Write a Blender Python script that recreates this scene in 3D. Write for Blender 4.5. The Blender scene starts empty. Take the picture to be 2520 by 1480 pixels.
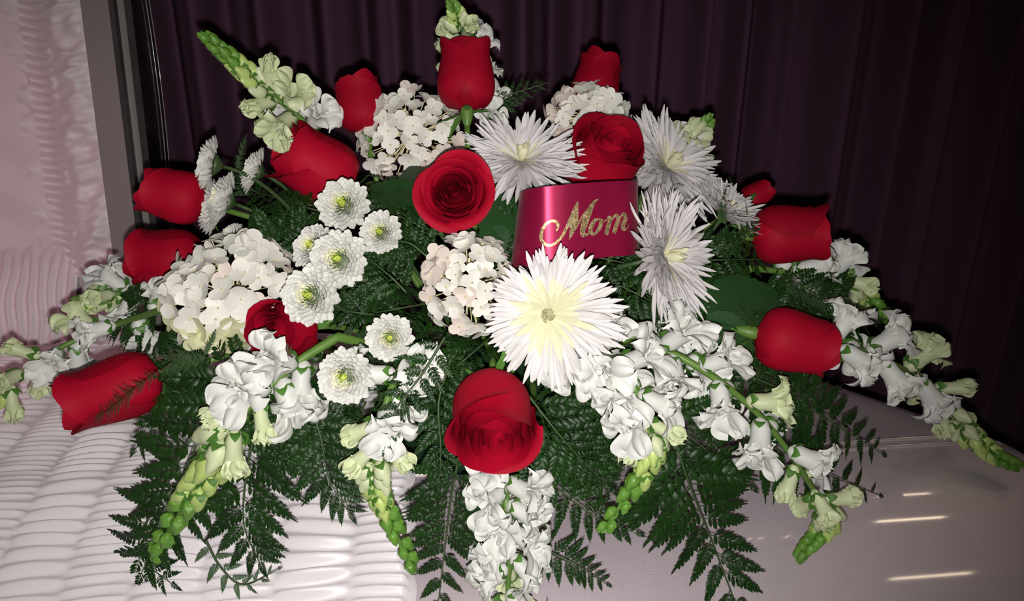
import bpy, math, random
from mathutils import Vector, Matrix, Quaternion, noise
from mathutils.bvhtree import BVHTree

SC = bpy.context.scene
COL = SC.collection
rnd = random.Random(11)
PI = math.pi

# ------------------------------------------------------------------ camera
F = 2000.0                       # focal length in pixels of the 2520 wide frame
PITCH = math.radians(22.0)
YAW = math.radians(6.0)          # turned a little to the right
CAM = Vector((-0.089, -0.85, 0.56))
cd = bpy.data.cameras.new('camera')
cd.sensor_width = 36.0
cd.lens = 36.0 * F / 2520.0
cd.clip_start = 0.02
cam = bpy.data.objects.new('camera', cd)
COL.objects.link(cam)
cam.location = CAM
cam.rotation_euler = (PI / 2 - PITCH, 0, -YAW)
SC.camera = cam
_R = cam.rotation_euler.to_matrix()
RIGHT, UP, FWD = _R.col[0].copy(), _R.col[1].copy(), (-_R.col[2]).copy()

# ------------------------------------------------------------------ light
SC.view_settings.view_transform = 'Standard'
SC.view_settings.look = 'None'
SC.view_settings.gamma = 1.0
SC.view_settings.exposure = 0.0
SC.view_settings.use_curve_mapping = False

w = bpy.data.worlds.new('dim_room')
SC.world = w
w.use_nodes = True
w.node_tree.nodes['Background'].inputs[0].default_value = (0.9, 0.72, 0.78, 1)
w.node_tree.nodes['Background'].inputs[1].default_value = 0.016


def light(name, kind, loc, energy, color, **kw):
    l = bpy.data.lights.new(name, kind)
    l.energy = energy
    l.color = color
    for k, v in kw.items():
        setattr(l, k, v)
    o = bpy.data.objects.new(name, l)
    o.location = loc
    COL.objects.link(o)
    return o


def aim(o, target):
    o.rotation_euler = (Vector(target) - o.location).to_track_quat('-Z', 'Y').to_euler()


# the phone's flash, just below the lens
fl = light('camera_flash', 'SPOT', CAM - UP * 0.024 + FWD * 0.005, 29.0, (1.0, 0.97, 0.93),
           shadow_soft_size=0.006, spot_size=math.radians(98), spot_blend=0.95)
aim(fl, CAM + FWD * 1.0 - RIGHT * 0.13 - UP * 0.09)

# ------------------------------------------------------------------ pixel helpers


def ray(px, py):
    return FWD + RIGHT * ((px - 1260) / F) + UP * ((740 - py) / F)


def at(px, py, d):
    return CAM + ray(px, py) * d


def cv(r, u, t):
    """a direction given as right / up / towards the viewer"""
    return (RIGHT * r + UP * u - FWD * t).normalized()


# right end of the casket, in plan
def end_x(y):
    pts = [(-0.60, 1.10), (-0.30, 0.90), (-0.10, 0.755), (0.0, 0.675), (0.10, 0.60), (0.22, 0.51), (0.34, 0.40), (0.45, 0.28)]
    if y <= pts[0][0]:
        return pts[0][1]
    for (a, b), (c, d) in zip(pts, pts[1:]):
        if y <= c:
            return b + (d - b) * (y - a) / (c - a)
    return pts[-1][1]


def lid_z(y):
    if y < 0:
        return -(0.10 * -y + 1.35 * y * y)
    return -0.03 * y


def lid_depth(px, py):
    r = ray(px, py)
    d = 0.3
    while d < 2.0:
        p = CAM + r * d
        if p.z < lid_z(p.y):
            return d
        d += 0.004
    return 2.0


EC = Vector((0.0, 0.05, -0.02))
ER = Vector((0.52, 0.27, 0.40))


def mound_depth(px, py):
    r = ray(px, py)
    o = CAM - EC
    O = Vector((o.x / ER.x, o.y / ER.y, o.z / ER.z))
    D = Vector((r.x / ER.x, r.y / ER.y, r.z / ER.z))
    a, b, c = D.dot(D), O.dot(D), O.dot(O) - 1
    disc = b * b - a * c
    if disc <= 0:
        return -b / a
    return (-b - math.sqrt(disc)) / a


def on(px, py, off=0.0, clear=0.02):
    """a point on the mound of flowers (or just above the lid in front of it)"""
    d = min(mound_depth(px, py), lid_depth(px, py) - clear) - off
    return at(px, py, d), d


def on_y(px, py, y):
    r = ray(px, py)
    return CAM + r * ((y - CAM.y) / r.y)


# ------------------------------------------------------------------ materials
def mat(name, col, rough=0.5, spec=0.5, metallic=0.0, var=0.0, sheen=0.0, transl=0.0, noise_scale=0.0, noise_amt=0.0,
        bump=0.0, bump_scale=200.0, coat=0.0, coat_rough=0.05, col2=None, aniso=0.0):
    m = bpy.data.materials.new(name)
    m.use_nodes = True
    nt = m.node_tree
    N, L = nt.nodes, nt.links
    b = N['Principled BSDF']
    b.inputs['Roughness'].default_value = rough
    b.inputs['Specular IOR Level'].default_value = spec
    b.inputs['Metallic'].default_value = metallic
    b.inputs['Sheen Weight'].default_value = sheen
    b.inputs['Coat Weight'].default_value = coat
    b.inputs['Coat Roughness'].default_value = coat_rough
    b.inputs['Anisotropic'].default_value = aniso
    rgb = N.new('ShaderNodeRGB')
    rgb.outputs[0].default_value = (*col, 1)
    out = rgb.outputs[0]
    if noise_scale:
        tc = N.new('ShaderNodeTexCoord')
        nz = N.new('ShaderNodeTexNoise')
        nz.inputs['Scale'].default_value = noise_scale
        nz.inputs['Detail'].default_value = 4
        L.new(tc.outputs['Object'], nz.inputs['Vector'])
        mx = N.new('ShaderNodeMix')
        mx.data_type = 'RGBA'
        c2 = col2 if col2 else tuple(c * (1 - noise_amt) for c in col)
        mx.inputs['B'].default_value = (*c2, 1)
        L.new(nz.outputs['Fac'], mx.inputs['Factor'])
        L.new(out, mx.inputs['A'])
        out = mx.outputs['Result']
    if var:
        oi = N.new('ShaderNodeObjectInfo')
        mr = N.new('ShaderNodeMapRange')
        mr.inputs['To Min'].default_value = 1 - var
        mr.inputs['To Max'].default_value = 1 + var
        L.new(oi.outputs['Random'], mr.inputs['Value'])
        hs = N.new('ShaderNodeHueSaturation')
        L.new(mr.outputs['Result'], hs.inputs['Value'])
        L.new(out, hs.inputs['Color'])
        out = hs.outputs['Color']
    L.new(out, b.inputs['Base Color'])
    if bump:
        tc = N.new('ShaderNodeTexCoord')
        nz = N.new('ShaderNodeTexNoise')
        nz.inputs['Scale'].default_value = bump_scale
        nz.inputs['Detail'].default_value = 3
        L.new(tc.outputs['Object'], nz.inputs['Vector'])
        bp = N.new('ShaderNodeBump')
        bp.inputs['Strength'].default_value = bump
        bp.inputs['Distance'].default_value = 0.002
        L.new(nz.outputs['Fac'], bp.inputs['Height'])
        L.new(bp.outputs['Normal'], b.inputs['Normal'])
    if transl:
        tr = N.new('ShaderNodeBsdfTranslucent')
        L.new(out, tr.inputs['Color'])
        ms = N.new('ShaderNodeMixShader')
        ms.inputs[0].default_value = transl
        L.new(b.outputs[0], ms.inputs[1])
        L.new(tr.outputs[0], ms.inputs[2])
        L.new(ms.outputs[0], N['Material Output'].inputs['Surface'])
    return m


M = {}
M['rose'] = mat('red_rose_petal', (0.38, 0.003, 0.020), rough=0.6, spec=0.10, var=0.26, sheen=0.0, noise_scale=60, noise_amt=0.25)
M['mum'] = mat('white_spider_petal', (0.77, 0.74, 0.74), rough=0.5, spec=0.3, var=0.07, transl=0.12)
M['mum_in'] = mat('cream_spider_petal', (0.79, 0.77, 0.54), rough=0.5, spec=0.3, var=0.07, transl=0.12)
M['mum_core'] = mat('pale_yellow_spider_petal', (0.80, 0.79, 0.42), rough=0.5, spec=0.3, var=0.08)
M['btn'] = mat('white_button_petal', (0.76, 0.75, 0.71), rough=0.5, spec=0.3, var=0.06, transl=0.10)
M['btn_in'] = mat('cream_button_petal', (0.82, 0.82, 0.62), rough=0.5, spec=0.3, var=0.06)
M['btn_core'] = mat('lime_button_petal', (0.58, 0.66, 0.12), rough=0.5, spec=0.3, var=0.12)
M['hyd'] = mat('white_hydrangea_petal', (0.88, 0.86, 0.79), rough=0.5, spec=0.35, var=0.07, transl=0.15, noise_scale=90, noise_amt=0.08)
M['hyd_blush'] = mat('blush_hydrangea_petal', (0.82, 0.72, 0.65), rough=0.5, spec=0.35, var=0.07, transl=0.15)
M['hyd_green'] = mat('greenish_hydrangea_petal', (0.74, 0.74, 0.46), rough=0.5, spec=0.35, var=0.07, transl=0.15)
M['hyd_core'] = mat('cream_hydrangea_bud', (0.66, 0.60, 0.36), rough=0.5)
M['snap'] = mat('white_snapdragon_petal', (0.78, 0.78, 0.745), rough=0.5, spec=0.35, var=0.05, transl=0.12)
M['snap_pale'] = mat('pale_green_snapdragon_petal', (0.66, 0.72, 0.44), rough=0.45, spec=0.4, var=0.06, transl=0.12)
M['snap_bud'] = mat('yellow_green_snapdragon_bud', (0.47, 0.60, 0.18), rough=0.4, spec=0.45, var=0.08)
M['snap_green'] = mat('green_snapdragon_bud', (0.13, 0.29, 0.04), rough=0.42, spec=0.45, var=0.10)
M['sepal'] = mat('green_sepal', (0.075, 0.19, 0.03), rough=0.45, spec=0.4, var=0.12)
M['stem'] = mat('green_stem', (0.13, 0.25, 0.045), rough=0.45, spec=0.4, noise_scale=120, noise_amt=0.3)
M['stem_dark'] = mat('dark_green_stem', (0.055, 0.10, 0.035), rough=0.45, spec=0.4, noise_scale=120, noise_amt=0.3)
M['fern'] = mat('leatherleaf_green', (0.013, 0.046, 0.007), rough=0.40, spec=0.30, var=0.25, noise_scale=12, noise_amt=0.35, bump=0.12, bump_scale=120)
M['fern_pale'] = mat('pale_leatherleaf_underside', (0.075, 0.15, 0.06), rough=0.5, spec=0.4, var=0.15, noise_scale=120, noise_amt=0.3)
M['rachis'] = mat('fern_rachis', (0.045, 0.085, 0.025), rough=0.5)
M['leaf'] = mat('rose_leaf_green', (0.022, 0.075, 0.020), rough=0.45, spec=0.4, noise_scale=70, noise_amt=0.35, bump=0.25, bump_scale=260)
M['plume'] = mat('asparagus_fern_green', (0.03, 0.075, 0.02), rough=0.5)
M['plume_brown'] = mat('asparagus_fern_dark', (0.055, 0.035, 0.012), rough=0.5)
M['foam'] = mat('floral_foam_green', (0.012, 0.035, 0.015), rough=0.9, spec=0.1, bump=0.5, bump_scale=300)


def metal(name, col, rough, coat=1.0, flake=0.25, metallic=0.75):
    m = mat(name, col, rough=rough, metallic=metallic, coat=coat, coat_rough=0.06)
    nt = m.node_tree
    N, L = nt.nodes, nt.links
    b = N['Principled BSDF']
    tc = N.new('ShaderNodeTexCoord')
    vo = N.new('ShaderNodeTexVoronoi')
    vo.inputs['Scale'].default_value = 1400
    L.new(tc.outputs['Object'], vo.inputs['Vector'])
    bp = N.new('ShaderNodeBump')
    bp.inputs['Strength'].default_value = flake
    bp.inputs['Distance'].default_value = 0.0006
    L.new(vo.outputs['Color'], bp.inputs['Height'])
    L.new(bp.outputs['Normal'], b.inputs['Normal'])
    return m


M['lid'] = metal('mauve_metallic_paint', (0.74, 0.63, 0.69), 0.48, flake=0.4, metallic=0.5)
M['rim'] = metal('grey_metallic_rim', (0.30, 0.265, 0.265), 0.5, flake=0.1, metallic=0.3)
M['lid_shaded'] = metal('shaded_metallic_shell', (0.03, 0.025, 0.028), 0.35, flake=0.05)  # open lid's shell, its shade from facing away from the flash put into the colour
M['groove'] = mat('black_gasket', (0.02, 0.016, 0.018), rough=0.6)
M['edge'] = metal('bright_lid_edge', (0.75, 0.66, 0.64), 0.22, flake=0.0, metallic=0.6)


def satin(name, col, rough=0.42, weave=0.07, scale=900, sheen=0.4):
    m = mat(name, col, rough=rough, spec=0.4, sheen=sheen)
    nt = m.node_tree
    N, L = nt.nodes, nt.links
    b = N['Principled BSDF']
    tc = N.new('ShaderNodeTexCoord')
    wv = N.new('ShaderNodeTexWave')
    wv.bands_direction = 'DIAGONAL'
    wv.inputs['Scale'].default_value = scale
    wv.inputs['Distortion'].default_value = 0.5
    L.new(tc.outputs['Object'], wv.inputs['Vector'])
    bp = N.new('ShaderNodeBump')
    bp.inputs['Strength'].default_value = weave
    bp.inputs['Distance'].default_value = 0.0008
    L.new(wv.outputs['Fac'], bp.inputs['Height'])
    L.new(bp.outputs['Normal'], b.inputs['Normal'])
    return m


M['overlay'] = satin('white_shirred_satin', (0.92, 0.86, 0.89), rough=0.30)
M['lining'] = satin('pink_white_satin', (0.82, 0.72, 0.76), rough=0.45)
M['ribbon'] = satin('crimson_satin_ribbon', (0.30, 0.003, 0.048), rough=0.36, weave=0.05, scale=1400, sheen=0.1)
M['ribbon'].node_tree.nodes['Principled BSDF'].inputs['Metallic'].default_value = 0.45
M['curtain'] = mat('plum_curtain', (0.105, 0.048, 0.084), rough=0.9, spec=0.08, sheen=0.0, bump=0.15, bump_scale=900)
M['wall'] = mat('wall_paint', (0.10, 0.07, 0.08), rough=0.8)
M['carpet'] = mat('carpet', (0.05, 0.02, 0.025), rough=0.95, bump=0.6, bump_scale=500)


def glitter():
    m = mat('gold_glitter', (0.50, 0.34, 0.15), rough=0.42, metallic=0.7)
    nt = m.node_tree
    N, L = nt.nodes, nt.links
    b = N['Principled BSDF']
    tc = N.new('ShaderNodeTexCoord')
    vo = N.new('ShaderNodeTexVoronoi')
    vo.inputs['Scale'].default_value = 1100
    L.new(tc.outputs['Object'], vo.inputs['Vector'])
    sp = N.new('ShaderNodeSeparateColor')
    L.new(vo.outputs['Color'], sp.inputs['Color'])
    cr = N.new('ShaderNodeValToRGB')
    cr.color_ramp.elements[0].color = (0.16, 0.085, 0.03, 1)
    cr.color_ramp.elements[1].color = (0.85, 0.68, 0.36, 1)
    cr.color_ramp.elements[1].position = 0.95
    L.new(sp.outputs['Red'], cr.inputs['Fac'])
    L.new(cr.outputs['Color'], b.inputs['Base Color'])
    bp = N.new('ShaderNodeBump')
    bp.inputs['Strength'].default_value = 1.0
    bp.inputs['Distance'].default_value = 0.003
    L.new(vo.outputs['Color'], bp.inputs['Height'])
    L.new(bp.outputs['Normal'], b.inputs['Normal'])
    return m


M['glitter'] = glitter()


# ------------------------------------------------------------------ mesh helpers
def mesh(name, verts, faces, m, smooth=True):
    me = bpy.data.meshes.new(name)
    me.from_pydata([tuple(v) for v in verts], [], faces)
    if smooth:
        me.polygons.foreach_set('use_smooth', [True] * len(me.polygons))
    me.materials.append(m)
    return me


def grid(nu, nv, fn):
    """fn(u, v) with u, v in 0..1 -> verts, faces"""
    vs = [fn(i / (nu - 1), j / (nv - 1)) for j in range(nv) for i in range(nu)]
    fs = [(j * nu + i, j * nu + i + 1, (j + 1) * nu + i + 1, (j + 1) * nu + i) for j in range(nv - 1) for i in range(nu - 1)]
    return vs, fs


def lathe(prof, n=12, bend=None):
    vs, fs = [], []
    for r, z in prof:
        for k in range(n):
            a = 2 * PI * k / n
            p = Vector((r * math.cos(a), r * math.sin(a), z))
            if bend:
                p = bend(p)
            vs.append(p)
    for j in range(len(prof) - 1):
        for k in range(n):
            fs.append((j * n + k, j * n + (k + 1) % n, (j + 1) * n + (k + 1) % n, (j + 1) * n + k))
    return vs, fs


def tube(pts, radii, n=8):
    vs, fs = [], []
    up = Vector((0.13, 0.31, 0.94))
    for i, p in enumerate(pts):
        t = (pts[min(i + 1, len(pts) - 1)] - pts[max(i - 1, 0)]).normalized()
        a = t.cross(up)
        if a.length < 1e-4:
            a = t.cross(Vector((1, 0, 0)))
        a.normalize()
        b = t.cross(a)
        r = radii[i] if isinstance(radii, (list, tuple)) else radii
        for k in range(n):
            an = 2 * PI * k / n
            vs.append(p + a * (r * math.cos(an)) + b * (r * math.sin(an)))
    for i in range(len(pts) - 1):
        for k in range(n):
            fs.append((i * n + k, i * n + (k + 1) % n, (i + 1) * n + (k + 1) % n, (i + 1) * n + k))
    fs.append(tuple(range(n))[::-1])
    fs.append(tuple(range((len(pts) - 1) * n, len(pts) * n)))
    return vs, fs


def box(x0, x1, y0, y1, z0, z1):
    vs = [Vector((x, y, z)) for z in (z0, z1) for y in (y0, y1) for x in (x0, x1)]
    fs = [(0, 2, 3, 1), (4, 5, 7, 6), (0, 1, 5, 4), (2, 6, 7, 3), (0, 4, 6, 2), (1, 3, 7, 5)]
    return vs, fs


def bez(ps, n):
    """Catmull-Rom through the points"""
    if len(ps) == 2:
        return [ps[0].lerp(ps[1], i / (n - 1)) for i in range(n)]
    P = [ps[0] * 2 - ps[1]] + list(ps) + [ps[-1] * 2 - ps[-2]]
    out = []
    segs = len(ps) - 1
    for i in range(n):
        s = i / (n - 1) * segs
        k = min(int(s), segs - 1)
        t = s - k
        a, b, c, d = P[k], P[k + 1], P[k + 2], P[k + 3]
        out.append(0.5 * ((2 * b) + (c - a) * t + (2 * a - 5 * b + 4 * c - d) * t * t + (3 * b - a - 3 * c + d) * t ** 3))
    return out


def add(name, me, parent=None, mw=None):
    o = bpy.data.objects.new(name, me)
    COL.objects.link(o)
    if parent is not None:
        o.parent = parent
    if mw is not None:
        o.matrix_basis = mw
    return o


def thing(name, label, cat, mw=None, me=None, group=None):
    o = add(name, me, None, mw)
    o['label'] = label
    o['category'] = cat
    if group:
        o['group'] = group
    return o


def frame(z, y=None):
    """rotation whose local Z is z and whose local Y is as close as possible to y"""
    z = z.normalized()
    if y is None:
        y = Vector((0, 0, 1)) if abs(z.z) < 0.9 else Vector((0, 1, 0))
    y = y - z * y.dot(z)
    if y.length < 1e-5:
        y = z.orthogonal()
    y.normalize()
    x = y.cross(z)
    return Matrix((x, y, z)).transposed().to_4x4()


def TRS(loc, rot=None, s=1.0):
    m = Matrix.Translation(loc)
    if rot is not None:
        m = m @ rot
    if isinstance(s, (tuple, list)):
        return m @ Matrix.Diagonal((*s, 1))
    return m @ Matrix.Diagonal((s, s, s, 1))


def sm(x):
    x = max(0.0, min(1.0, x))
    return x * x * (3 - 2 * x)


# ================================================================== the place
def struct(name, me, label=None):
    o = add(name, me)
    o['kind'] = 'structure'
    return o


CURT_Y = 0.82
vs, fs = box(-3.0, 3.2, CURT_Y + 0.22, CURT_Y + 0.32, -1.0, 1.9)
struct('wall_back', mesh('wall_back', vs, fs, M['wall'], False))
vs, fs = box(-3.0, 3.2, -2.5, CURT_Y + 0.32, -1.05, -1.0)
struct('floor', mesh('floor', vs, fs, M['carpet'], False))


# ---- curtain
def curtain_y(x, z):
    wob = 0.012 * noise.noise(Vector((x * 2.0, z * 0.5, 3.1)))
    xx = x + wob
    ph = xx * 2 * PI / 0.115 + 2.2 * noise.noise(Vector((xx * 3.1, 0.0, 0.7))) * 2.0
    s = math.sin(ph)
    f = 0.046 * s
    f += 0.012 * math.sin(ph * 2.3 + 1.1 + 3 * noise.noise(Vector((xx * 5, 0, 2.0))))
    f += 0.020 * noise.noise(Vector((xx * 6.0, z * 0.25, 9.0)))
    f += 0.003 * noise.noise(Vector((xx * 30.0, z * 0.4, 1.0)))
    return CURT_Y + f


NX, NZ = 900, 14
vs = []
for j in range(NZ):
    z = -0.98 + j / (NZ - 1) * 2.7
    for i in range(NX):
        x = -2.2 + i / (NX - 1) * 4.9
        vs.append((x, curtain_y(x, z), z))
fs = [(j * NX + i, j * NX + i + 1, (j + 1) * NX + i + 1, (j + 1) * NX + i) for j in range(NZ - 1) for i in range(NX - 1)]
thing('curtain', 'dark plum pleated curtain hanging behind the flowers', 'curtain', None, mesh('curtain', vs, fs, M['curtain']))

# ---- casket
HINGE_Y = 0.44
XL = -1.35
casket = thing('casket', 'mauve metallic casket with its left lid open', 'casket', TRS(Vector((0, 0, -0.95))))


def cpart(name, vs, fs, m, smooth=True, parent=None):
    me = mesh(name, [Vector(v) - Vector((0, 0, -0.95)) for v in vs], fs, m, smooth)
    return add(name, me, parent or casket)


ys = [-0.40 + 0.40 * (i / 40.0) for i in range(40)] + [-0.004, 0.004] + [0.004 + (HINGE_Y - 0.004) * i / 24 for i in range(1, 25)]
NXL = 60


def lid_pt(s, y):
    xe = end_x(y)
    z = lid_z(y)
    if s < 0.9:
        x = XL + (xe - 0.10 - XL) * s / 0.9
    else:
        t = (s - 0.9) / 0.1
        a = t * 1.45
        x = xe - 0.10 + 0.11 * math.sin(a)
        z -= 0.16 * (1 - math.cos(a)) ** 1.6
    return Vector((x, y, z))


vs = [lid_pt(i / (NXL - 1), y) for y in ys for i in range(NXL)]
fs = [(j * NXL + i, j * NXL + i + 1, (j + 1) * NXL + i + 1, (j + 1) * NXL + i) for j in range(len(ys) - 1) for i in range(NXL - 1)]
lid = cpart('closed_lid', vs, fs, M['lid'])
# the pair of thin raised beads along the crown
for dy in (0.0, -0.014):
    pts = [lid_pt(0.3 + 0.65 * i / 30, dy) + Vector((0, 0, 0.0006)) for i in range(31)]
    vs, fs = tube(pts, 0.0021, 8)
    b = cpart('bead', vs, fs, M['edge'])
# body below
vs, fs = box(XL, 0.62, -0.385, HINGE_Y, -0.80, -0.24)
cpart('body', vs, fs, M['lid'], False)
vs, fs = box(XL, 0.66, -0.415, HINGE_Y + 0.02, -0.245, -0.195)
cpart('body_rail', vs, fs, M['rim'], False)
vs, fs = box(XL, 0.64, -0.40, HINGE_Y + 0.01, -0.95, -0.80)
cpart('plinth', vs, fs, M['rim'], False)

# ---- open head lid
TILT = math.radians(9)
LU = Vector((0, math.sin(TILT), math.cos(TILT)))
LW = Vector((0, math.cos(TILT), -math.sin(TILT)))
pc = on_y(322, 690, HINGE_Y - 0.02)
XC = pc.x
ZH = -0.02
LO = Vector((XC, HINGE_Y - 0.02, ZH))


def lp(x, u, wv):
    return Vector((XC + x, LO.y, LO.z)) + LU * u + LW * wv


def lbox(x0, x1, u0, u1, w0, w1):
    vs, fs = box(x0, x1, w0, w1, u0, u1)
    return [lp(v.x, v.z, v.y) for v in vs], fs


def dome(u):
    t = max(0.0, min(1.0, u / 1.0))
    return 0.12 + 0.13 * math.sin(PI * min(1, t * 1.1 + 0.08)) ** 0.7


nU = 24
vs = []
for i in range(nU + 1):
    u = i / nU * 1.0
    vs += [lp(-1.4, u, dome(u)), lp(0.0, u, dome(u)), lp(0.0, u, 0.03), lp(-0.04, u, 0.03)]
fs = []
for i in range(nU):
    for k in range(3):
        fs.append((i * 4 + k, i * 4 + k + 1, (i + 1) * 4 + k + 1, (i + 1) * 4 + k))
open_lid = cpart('open_lid', vs, fs, M['lid_shaded'], False)
vs, fs = lbox(-0.030, 0.010, -0.03, 1.0, 0.0, 0.022)
cpart('rim_flange', vs, fs, M['rim'], False, open_lid)
vs, fs = lbox(-0.02, 0.006, -0.03, 1.0, 0.022, 0.05)
cpart('gasket', vs, fs, M['groove'], False, open_lid)
vs, fs = lbox(-0.02, 0.016, -0.01, 1.0, 0.05, 0.085)
cpart('rim_strip', vs, fs, M['rim'], False, open_lid)
for q in (0.80, 0.92):
    pts = [lp(0.003, 0.02 + 0.96 * i / 24, 0.085 + (dome(0.98 * i / 24) - 0.085) * q) for i in range(25)]
    vs, fs = tube(pts, 0.0012, 6)
    cpart('shell_bead', vs, fs, M['rim'], True, open_lid)


# gathered satin along the cut side of the lid
def ruffle_fn(s, t):
    # s across (0 = at rim .. 1 = inside), t along the height
    u = t * 1.02 - 0.02
    x = -0.028 - s * 0.135
    wv = 0.004 + 0.055 * sm(s * 1.1) - 0.012 * math.sin(PI * min(1, s * 1.4))
    n1 = noise.noise(Vector((s * 1.5, u * 6.0, 4.0)))
    if s < 0.50:      # billowing part beside the rim
        a = math.sin(PI * s / 0.50) ** 0.6
        h = a * 0.020 * noise.noise(Vector((s * 3.0, u * 34.0, 1.0))) + a * 0.010 * noise.noise(Vector((s * 5, u * 85.0, 6.0)))
    elif s < 0.86:    # dense tucks
        a = math.sin(PI * (s - 0.50) / 0.36) ** 0.5
        h = a * 0.0060 * math.sin(u * 2 * PI / 0.0135 + 4 * n1) * (0.7 + 0.5 * noise.noise(Vector((s * 4, u * 40, 2.0))))
    else:             # frilled edge
        a = (s - 0.86) / 0.14
        h = a * 0.020 * noise.noise(Vector((0.0, u * 42.0, 8.0)))
        x += a * 0.024 * noise.noise(Vector((3.0, u * 34.0, 8.0)))
    return lp(x, u - 0.01 * math.sin(PI * s), wv - h)


vs, fs = grid(46, 840, lambda u, v: ruffle_fn(u, v))
cpart('gathered_border', vs, fs, M['lining'], True, open_lid)


# smooth panel inside the lid, with slanting folds near its foot
def panel_fn(s, t):
    x = -0.125 - s * 1.1
    u = 0.10 + t * 0.92
    h = 0.0
    if u < 0.50:
        k = (u - 0.12) - 0.55 * (-0.155 - x)
        h = 0.006 * math.sin(k * 60 + 1.0) * sm((0.46 - u) * 5) * sm((0.45 - (-0.155 - x)) * 6)
    return lp(x, u, 0.062 - h)


vs, fs = grid(60, 60, lambda u, v: panel_fn(u, v))
cpart('lining_panel', vs, fs, M['lining'], True, open_lid)


# pleated skirt between lid panel and casket
def skirt_fn(s, t):
    x = -0.10 - s * 1.1
    pl = 0.0045 * math.sin(x * 2 * PI / 0.016 + 4 * noise.noise(Vector((x * 20, t * 3, 0)))) * sm(t * 5) * (1.0 if t < 0.85 else 0.6)
    u = 0.17 - 0.20 * t
    roll = 0.02 * math.sin(PI * min(1, t * 1.3))
    return lp(x, u + (0.006 * noise.noise(Vector((x * 60, 0, 5))) if t < 0.05 else 0), 0.058 - 0.075 * t - roll - pl)


vs, fs = grid(420, 26, lambda u, v: skirt_fn(u, v))
cpart('pleated_skirt', vs, fs, M['lining'], True, open_lid)


# ---- shirred satin throw over the middle of the casket
XR = on_y(1012, 1440, -0.19).x
BAND = 0.072


def throw_z(x, y):
    q = (XR - x) / BAND + 0.35 * noise.noise(Vector((x * 3, y * 4, 2)))
    k = math.floor(q)
    fr = q - k
    dense = (k % 2 == 0)
    env = math.sin(PI * fr)
    env = max(0.0, env) ** 0.45
    n1 = noise.noise(Vector((x * 6.0, y * 14.0, k * 3.7)))
    n2 = noise.noise(Vector((x * 14.0, y * 60.0, k * 1.9)))
    if dense:
        h = 0.0062 * (0.6 - abs(math.sin(y * PI / 0.0115 + 2.5 * n1 + k * 2))) * (0.75 + 0.6 * n2) + 0.003 * n1
    else:
        h = 0.0052 * math.sin(y * 2 * PI / 0.0175 + 7.0 * n1 + k) * (0.7 + 0.8 * n1) + 0.003 * n2
    h = h * env + 0.004 * env
    big = 0.006 * noise.noise(Vector((x * 5, y * 9, 7.0)))
    return lid_z(y) + 0.008 + h + big


nx, ny = 240, 900
vs = []
for j in range(ny):
    y = -0.40 + (HINGE_Y - 0.02 + 0.40) * j / (ny - 1)
    for i in range(nx):
        x = XR - 1.0 * (i / (nx - 1)) - 0.004 * math.sin(y * 90)
        z = throw_z(x, y)
        if i < 3:
            z = lid_z(y) + (0.001, 0.005, 0.008)[i]
        vs.append((x, y, z))
fs = [(j * nx + i, (j + 1) * nx + i, (j + 1) * nx + i + 1, j * nx + i + 1) for j in range(ny - 1) for i in range(nx - 1)]
thing('satin_throw', 'white shirred satin throw spread under the left of the spray', 'throw', None, mesh('satin_throw', vs, fs, M['overlay']))

# ---- ceiling lamps whose reflections streak the lid
LID_N = []
for (px, py, e, sz) in ((2226, 1219, 0.30, 0.13), (2240, 1281, 0.45, 0.17), (2290, 1422, 0.45, 0.20), (1890, 1328, 0.12, 0.12), (1880, 1388, 0.10, 0.10), (2200, 1130, 0.3, 0.26)):
    d = lid_depth(px, py)
    p = at(px, py, d)
    sl = (lid_z(p.y + 0.002) - lid_z(p.y - 0.002)) / 0.004
    nrm = Vector((0, -sl, 1)).normalized()
    v = (p - CAM).normalized()
    r = v - nrm * (2 * v.dot(nrm))
    t = 1.75 / max(0.3, r.z)
    t = min(t, 2.6)
    lo = light('ceiling_lamp', 'AREA', p + r * t, e, (1.0, 0.78, 0.55), shape='RECTANGLE', size=sz * 1.4, size_y=0.022)
    lo.rotation_euler = (math.atan2(r.y, r.z), 0, 0)
# rose-coloured torchiere by the head of the casket
tl = light('pink_torchiere', 'SPOT', (XC - 0.75, -0.25, 0.75), 6.0, (1.0, 0.42, 0.52), shadow_soft_size=0.08, spot_size=math.radians(60), spot_blend=1.0)
aim(tl, (XC - 0.28, 0.45, 0.14))


# ================================================================== the spray
CORE = Vector((0.02, 0.06, 0.06))      # where all stems meet
vs, fs = grid(24, 14, lambda u, v: CORE + Vector((0, 0, -0.055)) + Vector((
    0.20 * math.cos(2 * PI * u) * math.cos(v * PI / 2), 0.10 * math.sin(2 * PI * u) * math.cos(v * PI / 2), 0.14 * math.sin(v * PI / 2))))
thing('floral_foam', 'dark green floral foam hidden at the heart of the spray', 'foam', None, mesh('floral_foam', vs, fs, M['foam']))


def stem_to_core(root, mw, start, axis, r, m, bendy=0.5, name='stem', end=None):
    """stem from a flower's base back into the foam; root has world matrix mw"""
    e = (end if end is not None else CORE + Vector(((start.x - CORE.x) * 0.35, (start.y - CORE.y) * 0.3, (start.z - CORE.z) * 0.2)))
    L = (e - start).length
    mid = start - axis * L * bendy
    pts = []
    for i in range(9):
        t = i / 8
        pts.append(start * (1 - t) ** 2 + mid * 2 * t * (1 - t) + e * t * t)
    inv = mw.inverted()
    vs, fs = tube([inv @ p for p in pts], r, 8)
    return add(name, mesh(name, vs, fs, m), root)


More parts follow.
